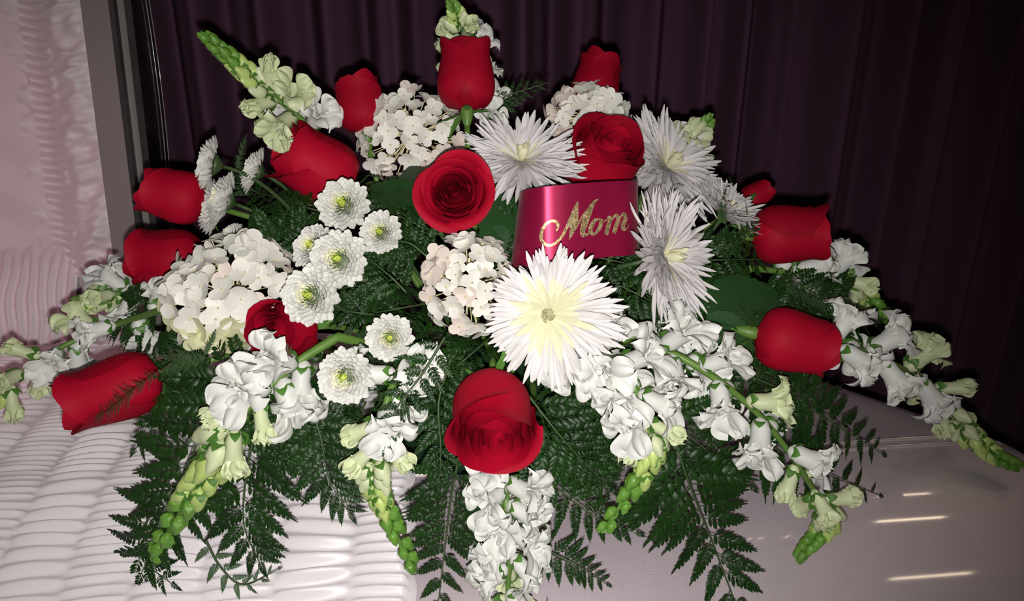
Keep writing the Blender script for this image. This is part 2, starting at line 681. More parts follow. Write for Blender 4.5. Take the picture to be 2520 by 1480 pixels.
# ------------------------------------------------------------------ roses
def rose_petal(R, H, o, wide, lip, seed, spiral, point):
    q = random.Random(seed)
    ph = q.uniform(0, 6)
    ruf = q.uniform(0.010, 0.028)
    skew = q.uniform(-0.25, 0.25)
    tipw = q.uniform(0.6, 1.0)

    def fn(u, v):
        s = u * 2 - 1
        t = v
        top = 1 - 0.24 * abs(s) ** 2.4 + 0.03 * math.sin(3.3 * s + ph)
        tt = t * top
        a = s * wide * (0.40 + 0.60 * math.sin(PI / 2 * min(1, t / 0.6)))
        if tt < 0.36:
            k = 1 - tt / 0.36
            c = math.sqrt(max(0, 1 - k * k)) ** 0.75
        else:
            c = 1 + (o - 1) * sm((tt - 0.36) / 0.64)
        r = R * (0.06 + 0.94 * c) * (1 + spiral * s)
        z = H * tt
        e = max(0.0, (t - 0.74) / 0.26)
        l = lip * (1 - 0.35 * s * s + skew * s) * tipw
        r += R * l * e * e
        z -= R * l * 0.9 * e ** 3
        r += R * ruf * math.sin(4.2 * s + ph) * t ** 3
        z += R * point * e * max(0, 1 - 2.2 * abs(s)) * 0.4
        return Vector((r * math.cos(a), r * math.sin(a), z))
    vs, fs = grid(13, 12, fn)
    return vs, fs


def leaf_mesh(name, L, W, m, serr=0.06, cup=0.12, droop=0.15, n=14):
    vs, fs = [], []
    for j in range(n + 1):
        t = j / n
        wd = W * math.sin(PI * t ** 0.75) ** 0.8 * 0.5 if 0 < t < 1 else 0.0006
        sr = 1 + (serr if j % 2 else -serr)
        z = -droop * L * t * t
        for k, s in enumerate((-1, -0.5, 0, 0.5, 1)):
            edge = sr if abs(s) == 1 else 1
            vs.append(Vector((s * wd * edge, L * t, z + cup * abs(s) * wd * 1.2)))
    for j in range(n):
        for k in range(4):
            a = j * 5 + k
            fs.append((a, a + 1, a + 6, a + 5))
    return mesh(name, vs, fs, m)


OCT_V = [(1, 0, 0), (-1, 0, 0), (0, 1, 0), (0, -1, 0), (0, 0, 1), (0, 0, -1)]
OCT_F = [(0, 2, 4), (2, 1, 4), (1, 3, 4), (3, 0, 4), (2, 0, 5), (1, 2, 5), (3, 1, 5), (0, 3, 5)]
M['dew'] = mat('water_droplet', (0.55, 0.2, 0.2), rough=0.05, spec=1.0, coat=1.0)


def rose(label, px, py, dpx, axis, op=0.0, Hr=1.12, off=0.0, seed=0, lip=0.16, sepals=True, dew=0, d=None, layers=None, turn=None, end=None):
    """op: 0 closed bud .. 1 fully open"""
    P, dd = on(px, py, off)
    if d:
        dd = d
        P = at(px, py, d)
    D = dpx * dd / F
    ax = cv(*axis)
    q = random.Random(seed)
    # outermost spread
    o_out = 0.80 + 0.62 * op
    R = D / 2 / max(1.0, o_out + lip * 0.55 * op)
    H = 2 * R * Hr
    rot = frame(ax, cv(0, 1, 0) if abs(axis[1]) < 0.85 else cv(0, 0, 1))
    mw = TRS(P - ax * H * 0.5, rot)
    root = thing('rose', label, 'rose', mw, None, 'red roses in the spray')
    NP = layers or 21
    base = q.uniform(0, 6) if turn is None else turn
    for k in range(NP):
        l = (1 - k / NP) ** 0.92
        o = 0.66 + (o_out - 0.66) * l ** 1.5
        o *= q.uniform(0.98, 1.02)
        hf = 0.97 + 0.04 * math.sin(PI * min(1, k / 7.0)) - 0.10 * (1 - l) ** 2
        hh = H * hf * (1 - op * 0.26 * (l ** 2.5)) * q.uniform(0.975, 1.025)
        a0 = base + k * 2.399963 + q.uniform(-0.12, 0.12)
        wide = 1.42 - 0.20 * op * l + 0.45 * (1 - l)
        lp_ = lip * (l ** 2.0) * q.uniform(0.45, 1.4) * (0.85 + 0.65 * op)
        vs, fs = rose_petal(R * l * q.uniform(0.985, 1.015), hh, o, wide, lp_, q.random(), 0.028 + 0.012 * q.random(), q.uniform(0.1, 0.6) if l > 0.7 else 0.1)
        pt = add('petal', mesh('rose_petal', vs, fs, M['rose']), root, Matrix.Rotation(a0, 4, 'Z'))
        if dew and k < 4:
            dv, df = [], []
            for _ in range(dew):
                j = q.randrange(13 * 3, len(vs) - 26)
                if (j % 13) in (0, 12):
                    continue
                tq, uq = q.random(), q.random()
                c0 = vs[j].lerp(vs[j + 1], tq).lerp(vs[j + 13], uq)
                nn = (vs[j + 1] - vs[j]).cross(vs[j + 13] - vs[j]).normalized()
                rr = q.uniform(0.00022, 0.0006)
                b0 = len(dv)
                dv += [c0 + nn * (0.0003 + rr * 0.5) + Vector(e) * rr for e in OCT_V]
                df += [tuple(x + b0 for x in f_) for f_ in OCT_F]
            if dv:
                dd_ = add('dew', mesh('dew', dv, df, M['dew']), pt)
                dd_['kind'] = 'stuff'
    # hip, sepals, stem
    vs, fs = lathe([(0.0016, -0.022), (0.0034, -0.018), (0.0062, -0.010), (0.0072, -0.003), (0.0068, 0.002), (0.004, 0.004)], 12)
    add('hip', mesh('rose_hip', vs, fs, M['stem']), root)
    if sepals:
        for i in range(5):
            v = leaf_mesh('sepal', q.uniform(0.024, 0.036), 0.008, M['sepal'], serr=0.12, cup=0.2, droop=q.uniform(-0.3, 0.5), n=8)
            ang = q.uniform(-1.0, 0.5)
            add('sepal', v, root, Matrix.Rotation(i * 2 * PI / 5 + q.uniform(-.3, .3), 4, 'Z') @ Matrix.Translation((0, 0.005, -0.004)) @ Matrix.Rotation(ang, 4, 'X'))
    stem_to_core(root, mw, mw @ Vector((0, 0, -0.018)), ax, 0.0033, M['stem'], end=end)
    return root, mw


def rose_leaf(root, mw, p0, p1, facing, wd, m='leaf'):
    """one leaf of a rose's stem between two world points"""
    y = (p1 - p0)
    L = y.length
    y.normalize()
    z = facing - y * facing.dot(y)
    z.normalize()
    x = y.cross(z)
    R_ = Matrix((x, y, z)).transposed().to_4x4()
    me = leaf_mesh('leaf', L, wd, M[m], serr=0.05, cup=0.18, droop=0.08, n=22)
    o = add('leaf', me, root, mw.inverted() @ (Matrix.Translation(p0) @ R_))
    return o


r1, _ = rose('closed red rose bud standing upright at the very top, in front of a snapdragon', 1148, 190, 146, (-0.02, 1, -0.12), 0.0, 1.14, 0.01, 3, 0.12, turn=0.4, dew=8)
rose('red rose peeking up behind the upper right white hydrangea', 1465, 212, 122, (0.22, 1, -0.2), 0.0, 1.25, -0.06, 5, 0.2)
rose('red rose behind the left edge of the upper hydrangea', 888, 258, 126, (-0.18, 1, 0.10), 0.05, 1.12, -0.03, 8, 0.16)
rose('large red rose tilted left, above the white button flowers', 783, 414, 176, (-0.72, 0.42, 0.42), 0.08, 1.10, 0.02, 12, 0.2, turn=2.0)
r5, m5 = rose('wide open red rose facing the camera in the middle of the spray', 1120, 476, 196, (-0.03, 0.05, 1), 0.85, 0.92, 0.025, 21, 0.22, sepals=False,
              layers=24, dew=10)
r6, m6 = rose('red rose opening just above the crimson ribbon', 1486, 398, 174, (0.30, 0.50, 0.75), 0.25, 1.10, 0.012, 25, 0.2)
rose('red rose at the far left, upper of two beside the lid rim', 430, 486, 138, (-0.92, 0.22, 0.22), 0.0, 1.08, -0.01, 31, 0.18)
rose('red rose at the left behind the large hydrangea, dotted with droplets', 412, 640, 158, (-0.95, 0.10, 0.02), 0.0, 1.08, -0.015, 36, 0.2, dew=22)
rose('partly hidden red rose below the left button flowers', 702, 815, 150, (-0.30, -0.05, 0.9), 0.2, 1.05, 0.0, 41, 0.2)
rose('long red rose bud lying over the white satin at lower left', 278, 962, 168, (-0.86, -0.30, 0.28), 0.03, 1.40, 0.05, 47, 0.24, dew=24)
rose('red rose hanging low in the front centre, opening downwards', 1218, 1028, 205, (0.05, -0.52, 0.85), 0.25, 1.20, 0.05, 52, 0.28, turn=2.6)
r12, m12 = rose('red rose pointing right, high on the right side', 1942, 577, 148, (1, 0.02, 0.10), 0.06, 1.24, 0.025, 60, 0.2)
r13, m13 = rose('red rose pointing right, low on the right side above the white snapdragons', 1952, 842, 162, (0.95, -0.22, 0.12), 0.0, 1.16, 0.03, 63, 0.22)
rose('small piece of red rose behind the far right spider flower', 1862, 482, 66, (0.8, 0.5, 0.0), 0.0, 1.1, -0.05, 66, 0.15)


def lf(root, mw, a, b, wpx, off=0.0, face=(0, 0.3, 1), m='leaf'):
    p0, d0 = on(a[0], a[1], off)
    p1, d1 = on(b[0], b[1], off)
    rose_leaf(root, mw, p0, p1, cv(*face), wpx * (d0 + d1) / 2 / F, m)


lf(r5, m5, (1195, 592), (1264, 472), 105, -0.012, (0.2, 0.1, 1))
lf(r5, m5, (1200, 560), (1240, 620), 80, -0.015, (0.2, 0.1, 1))
lf(r5, m5, (1035, 500), (1000, 400), 95, 0.0, (-0.2, 0.3, 1))
lf(r5, m5, (1030, 500), (905, 450), 90, -0.01, (0.0, 0.5, 1))
lf(r13, m13, (1730, 765), (1945, 725), 150, -0.01, (0.1, 0.4, 1))
lf(r13, m13, (1740, 775), (1860, 905), 110, -0.005, (0.0, 0.2, 1))
lf(r6, m6, (1450, 400), (1405, 330), 60, -0.02, (0, 0.2, 1))


# ------------------------------------------------------------------ chrysanthemums
def quill(m, bend, tip, seed):
    q = random.Random(seed)
    n = 9
    sd = q.uniform(-0.12, 0.12)

    def fn(u, v):
        s = u * 2 - 1
        ww = (0.30 + 0.70 * sm(v * 2.2)) * (1 if v < 0.72 else math.sqrt(max(0.02, 1 - ((v - 0.72) / 0.285) ** 2)))
        x = s * 0.5 * ww + sd * v * v * 2.0 * 3
        # unit length in z, unit width in x (scaled by the object), y towards the flower axis
        return Vector((x, bend * v * v + tip * max(0, v - 0.75) ** 2 * 8 + 0.030 * abs(s) ** 1.5 * ww, v - 0.15 * bend * v * v))
    vs, fs = grid(5, n, fn)
    return mesh('petal', vs, fs, m)


QUILL = {}
for key in ('mum', 'mum_in', 'mum_core'):
    QUILL[key] = [quill(M[key], b, t, i) for i, (b, t) in enumerate(((0.02, 0.06), (0.10, 0.05), (-0.03, 0.12), (0.16, 0.10), (0.06, 0.0)))]
INQ = [quill(M['mum_in'], b, 0.1, i + 20) for i, b in enumerate((0.35, 0.5, 0.28))]
OUTQ = [[quill(M[k_], b, 0.0, i + 40) for i, b in enumerate((-0.22, -0.34, -0.15))] for k_ in ('mum_in', 'mum')]
COREQ = [quill(M['mum_core'], b, 0.1, i + 30) for i, b in enumerate((0.5, 0.7, 0.4))]


def spider_mum(label, px, py, rpx, axis, off, seed, N=270, tmax=1.62, core=True, asym=None, cream=0.20):
    P, dd = on(px, py, off)
    Rm = rpx * dd / F
    ax = cv(*axis)
    q = random.Random(seed)
    rot = frame(ax, cv(0, 1, 0) if abs(axis[1]) < 0.85 else cv(0, 0, 1))
    mw = TRS(P, rot)
    root = thing('spider_chrysanthemum', label, 'chrysanthemum', mw, None, 'white spider chrysanthemums')
    for i in range(N):
        f = (i + 0.5) / N
        th = 0.10 + (tmax - 0.10) * f ** 0.62 + q.uniform(-0.09, 0.09)
        ph = i * 2.399963 + q.uniform(-0.12, 0.12)
        if 0.16 < f < 0.30:
            th += 0.12
        d = Vector((math.sin(th) * math.cos(ph), math.sin(th) * math.sin(ph), math.cos(th)))
        L = Rm * (0.17 + 0.83 * sm(0.08 + f * 1.35)) * q.uniform(0.86, 1.08)
        if asym:
            wd = (rot.to_3x3() @ d)
            L *= 1 + asym[3] * wd.dot(cv(*asym[:3]))
        if f < 0.07 and core:
            me = COREQ[i % 3]
            L *= 0.55
        elif f < 0.16:
            me = INQ[i % 3]
        elif f < cream:
            me = OUTQ[0][i % 3]
        elif f < 0.60:
            me = OUTQ[1][i % 3]
        else:
            me = QUILL['mum'][q.randrange(5)]
        Wd = Rm * (0.070 + 0.040 * q.random()) * (0.75 if f < 0.2 else 1)
        fr = frame(d, Vector((0, 0, 1)) if th > 0.15 else Vector((-d.x, -d.y, 0.1)))
        rt = Vector((math.cos(ph), math.sin(ph), 0)) * Rm * 0.06 * f ** 0.5
        add('petal', me, root, TRS(rt + Vector((0, 0, -0.10 * Rm * f)), fr, (Wd, L, L)))
    vs, fs = lathe([(0.002, -0.26 * Rm), (0.10 * Rm, -0.2 * Rm), (0.15 * Rm, -0.12 * Rm), (0.08 * Rm, -0.05 * Rm), (0.001, -0.03 * Rm)], 10)
    add('calyx', mesh('calyx', vs, fs, M['sepal']), root)
    stem_to_core(root, mw, mw @ Vector((0, 0, -0.22 * Rm)), ax, 0.0026, M['stem_dark'])
    return root


spider_mum('white spider chrysanthemum between the open rose and the upper right hydrangea', 1284, 395, 152, (0.02, 0.68, 0.72), 0.015, 101, tmax=1.72)
spider_mum('white spider chrysanthemum at the upper right edge, leaning right', 1642, 412, 160, (0.46, 0.50, 0.72), -0.012, 102, tmax=1.66)
spider_mum('small pale spider chrysanthemum mostly behind its neighbours at the right', 1788, 524, 112, (0.50, 0.70, 0.45), -0.03, 103, N=190, tmax=1.4)
spider_mum('white spider chrysanthemum to the right of the ribbon, turned right', 1630, 634, 168, (0.80, 0.12, 0.56), 0.02, 104, tmax=1.58, asym=(1, 0, 0, 0.18))
spider_mum('large cream-centred spider chrysanthemum facing forward below the ribbon', 1350, 772, 165, (-0.12, -0.06, 1.0), 0.05, 105, N=280, tmax=1.66, asym=(0.6, -0.3, 0, 0.14), cream=0.38)


def spoon(m, curl, seed, wide=0.62):
    def fn(u, v):
        s = u * 2 - 1
        ww = wide * (0.45 + 0.55 * sm(v * 1.8)) * (1 if v < 0.6 else math.sqrt(max(0.03, 1 - ((v - 0.6) / 0.41) ** 2)))
        return Vector((s * 0.5 * ww, curl * v * v + 0.26 * s * s * ww, v))
    vs, fs = grid(5, 7, fn)
    return mesh('petal', vs, fs, m)


SPOON = {k: [spoon(M[k], c, i) for i, c in enumerate((0.10, 0.22, 0.32))] for k in ('btn', 'btn_in', 'btn_core')}


def button_mum(label, px, py, dpx, axis, off, seed, N=165, stem_end=None, stem=True):
    P, dd = on(px, py, off)
    R = dpx * dd / F / 2
    ax = cv(*axis)
    q = random.Random(seed)
    rot = frame(ax, cv(0, 1, 0) if abs(axis[1]) < 0.85 else cv(0, 0, 1))
    mw = TRS(P - ax * R * 0.2, rot)
    root = thing('button_chrysanthemum', label, 'chrysanthemum', mw, None, 'white button chrysanthemums')
    for i in range(N):
        f = (i + 0.5) / N
        ph = i * 2.399963 + q.uniform(-0.06, 0.06)
        rr = R * 0.80 * f ** 0.5
        th = 0.25 + 1.22 * f ** 0.8 + q.uniform(-0.06, 0.06)
        d = Vector((math.sin(th) * math.cos(ph), math.sin(th) * math.sin(ph), math.cos(th)))
        if f < 0.075:
            me, L = SPOON['btn_core'][i % 3], R * 0.20
        elif f < 0.24:
            me, L = SPOON['btn_in'][i % 3], R * 0.26
        else:
            me, L = SPOON['btn'][i % 3], R * (0.30 + 0.16 * f)
        L *= q.uniform(0.88, 1.12)
        z = R * (0.34 - 0.38 * f ** 1.2) - 0.05 * R * math.exp(-(f / 0.12) ** 2)
        p = Vector((math.cos(ph) * rr * 0.86, math.sin(ph) * rr * 0.86, z))
        add('petal', me, root, TRS(p, frame(d, Vector((0, 0, 1)) if th > 0.1 else None), (L * (1.0 + 0.10 * f), L, L)))
    vs, fs = lathe([(0.0018, -0.36 * R), (0.16 * R, -0.30 * R), (0.32 * R, -0.18 * R), (0.46 * R, -0.05 * R), (0.3 * R, 0.02 * R), (0.001, 0.05 * R)], 12)
    add('calyx', mesh('calyx', vs, fs, M['stem_dark']), root)
    vs, fs = lathe([(0.12 * R, 0.26 * R), (0.10 * R, 0.36 * R), (0.05 * R, 0.39 * R), (0.0005, 0.40 * R)], 12)
    add('disc', mesh('disc', vs, fs, M['btn_core']), root)
    stem_to_core(root, mw, mw @ Vector((0, 0, -0.38 * R)), ax, 0.0022, M['stem_dark'], 0.35, end=stem_end)
    return root


se = on(775, 590, -0.04)[0]
button_mum('white button flower at the far upper left, seen side-on facing left', 512, 402, 128, (-0.92, 0.18, 0.32), 0.01, 201, stem_end=se)
button_mum('small white button flower facing left, second from the lid at the top', 622, 418, 108, (-0.82, 0.35, 0.40), 0.0, 202, stem_end=se)
button_mum('white button flower facing left in front of another button flower', 545, 490, 130, (-0.80, 0.30, 0.50), 0.02, 203, stem_end=se)
button_mum('white button flower half hidden behind another at the left edge', 516, 512, 128, (-0.88, 0.10, 0.46), -0.01, 204, stem_end=se)
button_mum('white button flower just below the tilted red rose', 844, 502, 126, (-0.10, 0.18, 1), 0.035, 205)
button_mum('smallish white button flower left of the open rose, green-centred', 936, 572, 102, (-0.15, 0.12, 1), 0.02, 206)
button_mum('white button flower with the brightest green centre in the overlapping trio', 832, 638, 138, (-0.05, 0.08, 1), 0.045, 207)
button_mum('white button flower tucked behind the left of the green-centred trio', 768, 606, 112, (-0.42, 0.30, 0.85), 0.015, 208)
button_mum('white button flower overlapping the big left hydrangea, above the half-hidden rose', 762, 728, 142, (-0.15, 0.10, 1), 0.045, 209)
button_mum('small yellow-centred button flower alone in dark fern below centre', 960, 832, 112, (0.05, -0.02, 1), 0.03, 210)
button_mum('lowest white button flower, resting against white snapdragon petals', 848, 928, 132, (-0.05, -0.08, 1), 0.05, 211)
button_mum('tiny white button flower just above the big left hydrangea', 566, 572, 66, (-0.5, 0.7, 0.4), 0.0, 212, N=110, stem_end=se)


# ------------------------------------------------------------------ hydrangeas
def hyd_petal(m, seed):
    q = random.Random(seed)
    cup = q.uniform(-0.10, 0.22)
    asp = q.uniform(0.80, 1.02)

    def fn(u, v):
        s = u * 2 - 1
        v2 = 0.04 + 0.96 * v
        wd = asp * 0.5 * (max(0.0, 1 - ((v2 - 0.58) / (0.58 if v2 < 0.58 else 0.43)) ** 2)) ** 0.5
        wd = max(wd, 0.03)
        return Vector((s * wd, v2, cup * v2 * v2 + 0.10 * s * s * wd))
    vs, fs = grid(7, 8, fn)
    return mesh('petal', vs, fs, m)


HP = {k: [hyd_petal(M[k], i) for i in range(5)] for k in ('hyd', 'hyd_blush', 'hyd_green')}
vs, fs = lathe([(0.0, -0.0004), (0.0012, 0.0), (0.0013, 0.0012), (0.0, 0.0022)], 8)
HYD_EYE = mesh('floret_eye', vs, fs, M['hyd_core'])


def hydrangea(label, px, py, wpx, hpx, dpt, off, seed, N=70, tint=None, tilt=0.0, fs_=0.0118, zmin=-0.30):
    P, dd = on(px, py, off)
    a, b = wpx * dd / F / 2 * 0.88, hpx * dd / F / 2 * 0.88
    c = dpt
    rot = frame(cv(0, 0.05, 1), cv(math.sin(tilt), math.cos(tilt), 0))
    P = P - rot.to_3x3() @ Vector((0, 0, c * 0.85))
    mw = TRS(P, rot)
    q = random.Random(seed)
    root = thing('hydrangea', label, 'hydrangea', mw, None, 'white hydrangea heads')
    k = 0
    for i in range(N * 3):
        if k >= N:
            break
        f = (i + 0.5) / N * (1 - zmin) / 2
        zz = 1 - 2 * f
        if zz < zmin:
            break
        ph = i * 2.399963 + q.uniform(-0.2, 0.2)
        rr = math.sqrt(max(0, 1 - zz * zz))
        n0 = Vector((rr * math.cos(ph), rr * math.sin(ph), zz))
        sc = q.uniform(0.86, 1.08)
        p = Vector((n0.x * a * sc, n0.y * b * sc, n0.z * c * sc))
        n = Vector((n0.x / a, n0.y / b, n0.z / c)).normalized()
        n = (n + Vector((q.uniform(-.55, .55), q.uniform(-.55, .55), q.uniform(-.1, .45)))).normalized()
        s = fs_ * q.uniform(0.85, 1.15)
        if tint:
            wv = n0.dot(Vector((tint[0], tint[1], 0)))
            key = 'hyd'
            if wv > 0.45 and q.random() < 0.75:
                key = tint[2]
            elif q.random() < 0.08:
                key = 'hyd_blush'
        else:
            key = 'hyd' if q.random() < 0.86 else 'hyd_blush'
        fm = TRS(p, frame(n, Vector((q.uniform(-1, 1), q.uniform(-1, 1), 0.1))))
        # pedicel with its eye
        inner = fm.inverted() @ (p * 0.55)
        pv, pf = tube([Vector((0, 0, -0.0003)), inner * 0.5, inner], 0.0006, 5)
        ev = [v.co.copy() for v in HYD_EYE.vertices]
        ef = [tuple(pp.vertices) for pp in HYD_EYE.polygons]
        n_ = len(pv)
        me = mesh('floret', pv + ev, pf + [tuple(x + n_ for x in f_) for f_ in ef], M['hyd_core'])
        fl_ = add('floret', me, root, fm)
        tw = q.uniform(0, 1.5)
        for j in range(4):
            add('petal', HP[key][q.randrange(5)], fl_, Matrix.Rotation(tw + j * PI / 2 + q.uniform(-.16, .16), 4, 'Z') @ Matrix.Rotation(q.uniform(-0.08, 0.34), 4, 'X') @ Matrix.Diagonal((s, s, s, 1)))
        k += 1
    # a knot of fine branchlets and closed buds inside
    vs, fs = [], []
    for i in range(45):
        ph, zz = q.uniform(0, 2 * PI), q.uniform(-0.5, 1)
        rr = math.sqrt(1 - zz * zz)
        p = Vector((rr * math.cos(ph) * a, rr * math.sin(ph) * b, zz * c)) * q.uniform(0.55, 0.74)
        pv, pf = tube([p * 0.1, p * 0.6, p], [0.0011, 0.0008, 0.0016], 5)
        o_ = len(vs)
        vs += pv
        fs += [tuple(x + o_ for x in f_) for f_ in pf]
    br = add('branchlets', mesh('branchlets', vs, fs, M['hyd_core']), root)
    br['kind'] = 'stuff'
    stem_to_core(root, mw, P, cv(0, 0.3, 0.8), 0.003, M['stem'])
    return root


hydrangea('cone-shaped white hydrangea left of the top rose bud', 1000, 314, 300, 258, 0.045, 0.02, 301, 72, (0.6, -0.6, 'hyd_blush'))
hydrangea('white hydrangea at the upper right, in front of a rose tip', 1452, 262, 225, 155, 0.04, 0.01, 302, 52, (-0.9, 0.2, 'hyd_blush'))
hydrangea('large white hydrangea on the left side of the spray', 536, 720, 385, 315, 0.055, 0.035, 303, 74, (-0.7, -0.7, 'hyd_green'), tilt=-0.35, fs_=0.0152, zmin=-0.08)
hydrangea('tall white hydrangea directly below the open red rose', 1146, 695, 255, 280, 0.05, 0.03, 304, 66, (-0.8, 0.3, 'hyd_blush'))


# ------------------------------------------------------------------ snapdragons
def lobe(m, W, L, bend, ruf, seed, notch=0.0):
    q = random.Random(seed)
    ph = q.uniform(0, 6)
    p2 = q.uniform(0, 6)

    def fn(u, v):
        s = u * 2 - 1
        wd = W * (0.50 + 0.50 * sm(v * 1.6)) * (1 if v < 0.55 else math.sqrt(max(0.06, 1 - ((v - 0.55) / 0.47) ** 2.2)))
        a = bend * v
        # arc outwards (+y) while going along +z
        z = L * (math.sin(a) / bend if abs(bend) > 0.01 else v)
        y = L * ((1 - math.cos(a)) / bend if abs(bend) > 0.01 else 0)
        z -= notch * L * math.exp(-(s * 3) ** 2) * v ** 3
        r = ruf * L * v * v * (0.8 * math.sin(3.6 * s + ph) + 0.55 * math.sin(8 * s + p2) + 0.25 * math.sin(15 * s + ph * 2))
        return Vector((s * wd, y + 0.18 * s * s * W * (1 - v) - r * 0.35, z + r * 0.8))
    vs, fs = grid(15, 10, fn)
    return mesh('petal', vs, fs, m)


LOBE = {}
TUBE = {}
BUD = {}
for k in ('snap', 'snap_pale'):
    LOBE[k, 'up'] = [lobe(M[k], 0.60, 1.05, 1.3 + 0.35 * i, 0.20, 40 + i, 0.1) for i in range(3)]
    LOBE[k, 'low'] = [lobe(M[k], 0.54, 0.90, 1.6 + 0.45 * i, 0.22, 50 + i) for i in range(3)]
    LOBE[k, 'mid'] = [lobe(M[k], 0.40, 0.58, 0.3 + 0.5 * i, 0.20, 60 + i, 0.1) for i in range(3)]
    vs, fs = lathe([(0.10, -0.02), (0.24, 0.10), (0.30, 0.35), (0.30, 0.65), (0.36, 0.92), (0.40, 1.02)], 14, lambda p: Vector((p.x * 1.1, p.y + 0.06 * math.sin(p.z * 3), p.z)))
    TUBE[k] = mesh('floret', vs, fs, M[k])
for k in ('snap_pale', 'snap_bud', 'snap_green'):
    vs, fs = lathe([(0.08, -0.02), (0.26, 0.12), (0.36, 0.38), (0.34, 0.62), (0.30, 0.78), (0.22, 0.92), (0.10, 1.02), (0.0, 1.04)], 12,
                   lambda p: Vector((p.x * (1 - 0.25 * (p.z > 0.7)), p.y + 0.16 * p.z * p.z + (0.05 if (p.z > 0.6 and p.y < 0) else 0), p.z + 0.05 * math.cos(9 * p.x) * (p.z > 0.7))))
    BUD[k] = mesh('bud', vs, fs, M[k])
# calyx: five rounded sepals
vs, fs = [], []
for i in range(5):
    a = i * 2 * PI / 5
    gv, gf = grid(5, 6, lambda u, v: Vector(((u * 2 - 1) * 0.20 * math.sin(PI * (0.18 + 0.80 * v)), 0.09 + 0.27 * sm(v * 1.5) + 0.05 * v * v, 0.50 * v)))
    Rz = Matrix.Rotation(a, 3, 'Z')
    o_ = len(vs)
    vs += [Rz @ v for v in gv]
    fs += [tuple(x + o_ for x in f_) for f_ in gf]
CALYX = mesh('calyx', vs, fs, M['sepal'])
CALYX_L = mesh('calyx_light', vs, fs, M['snap_green'])
vs, fs = grid(5, 7, lambda u, v: Vector(((u * 2 - 1) * 0.24 * math.sin(PI * (0.1 + 0.88 * v)), 0.22 * v + 0.3 * v * v * 0.4, v * 0.9)))
BRACT = mesh('bract', vs, fs, M['snap_green'])


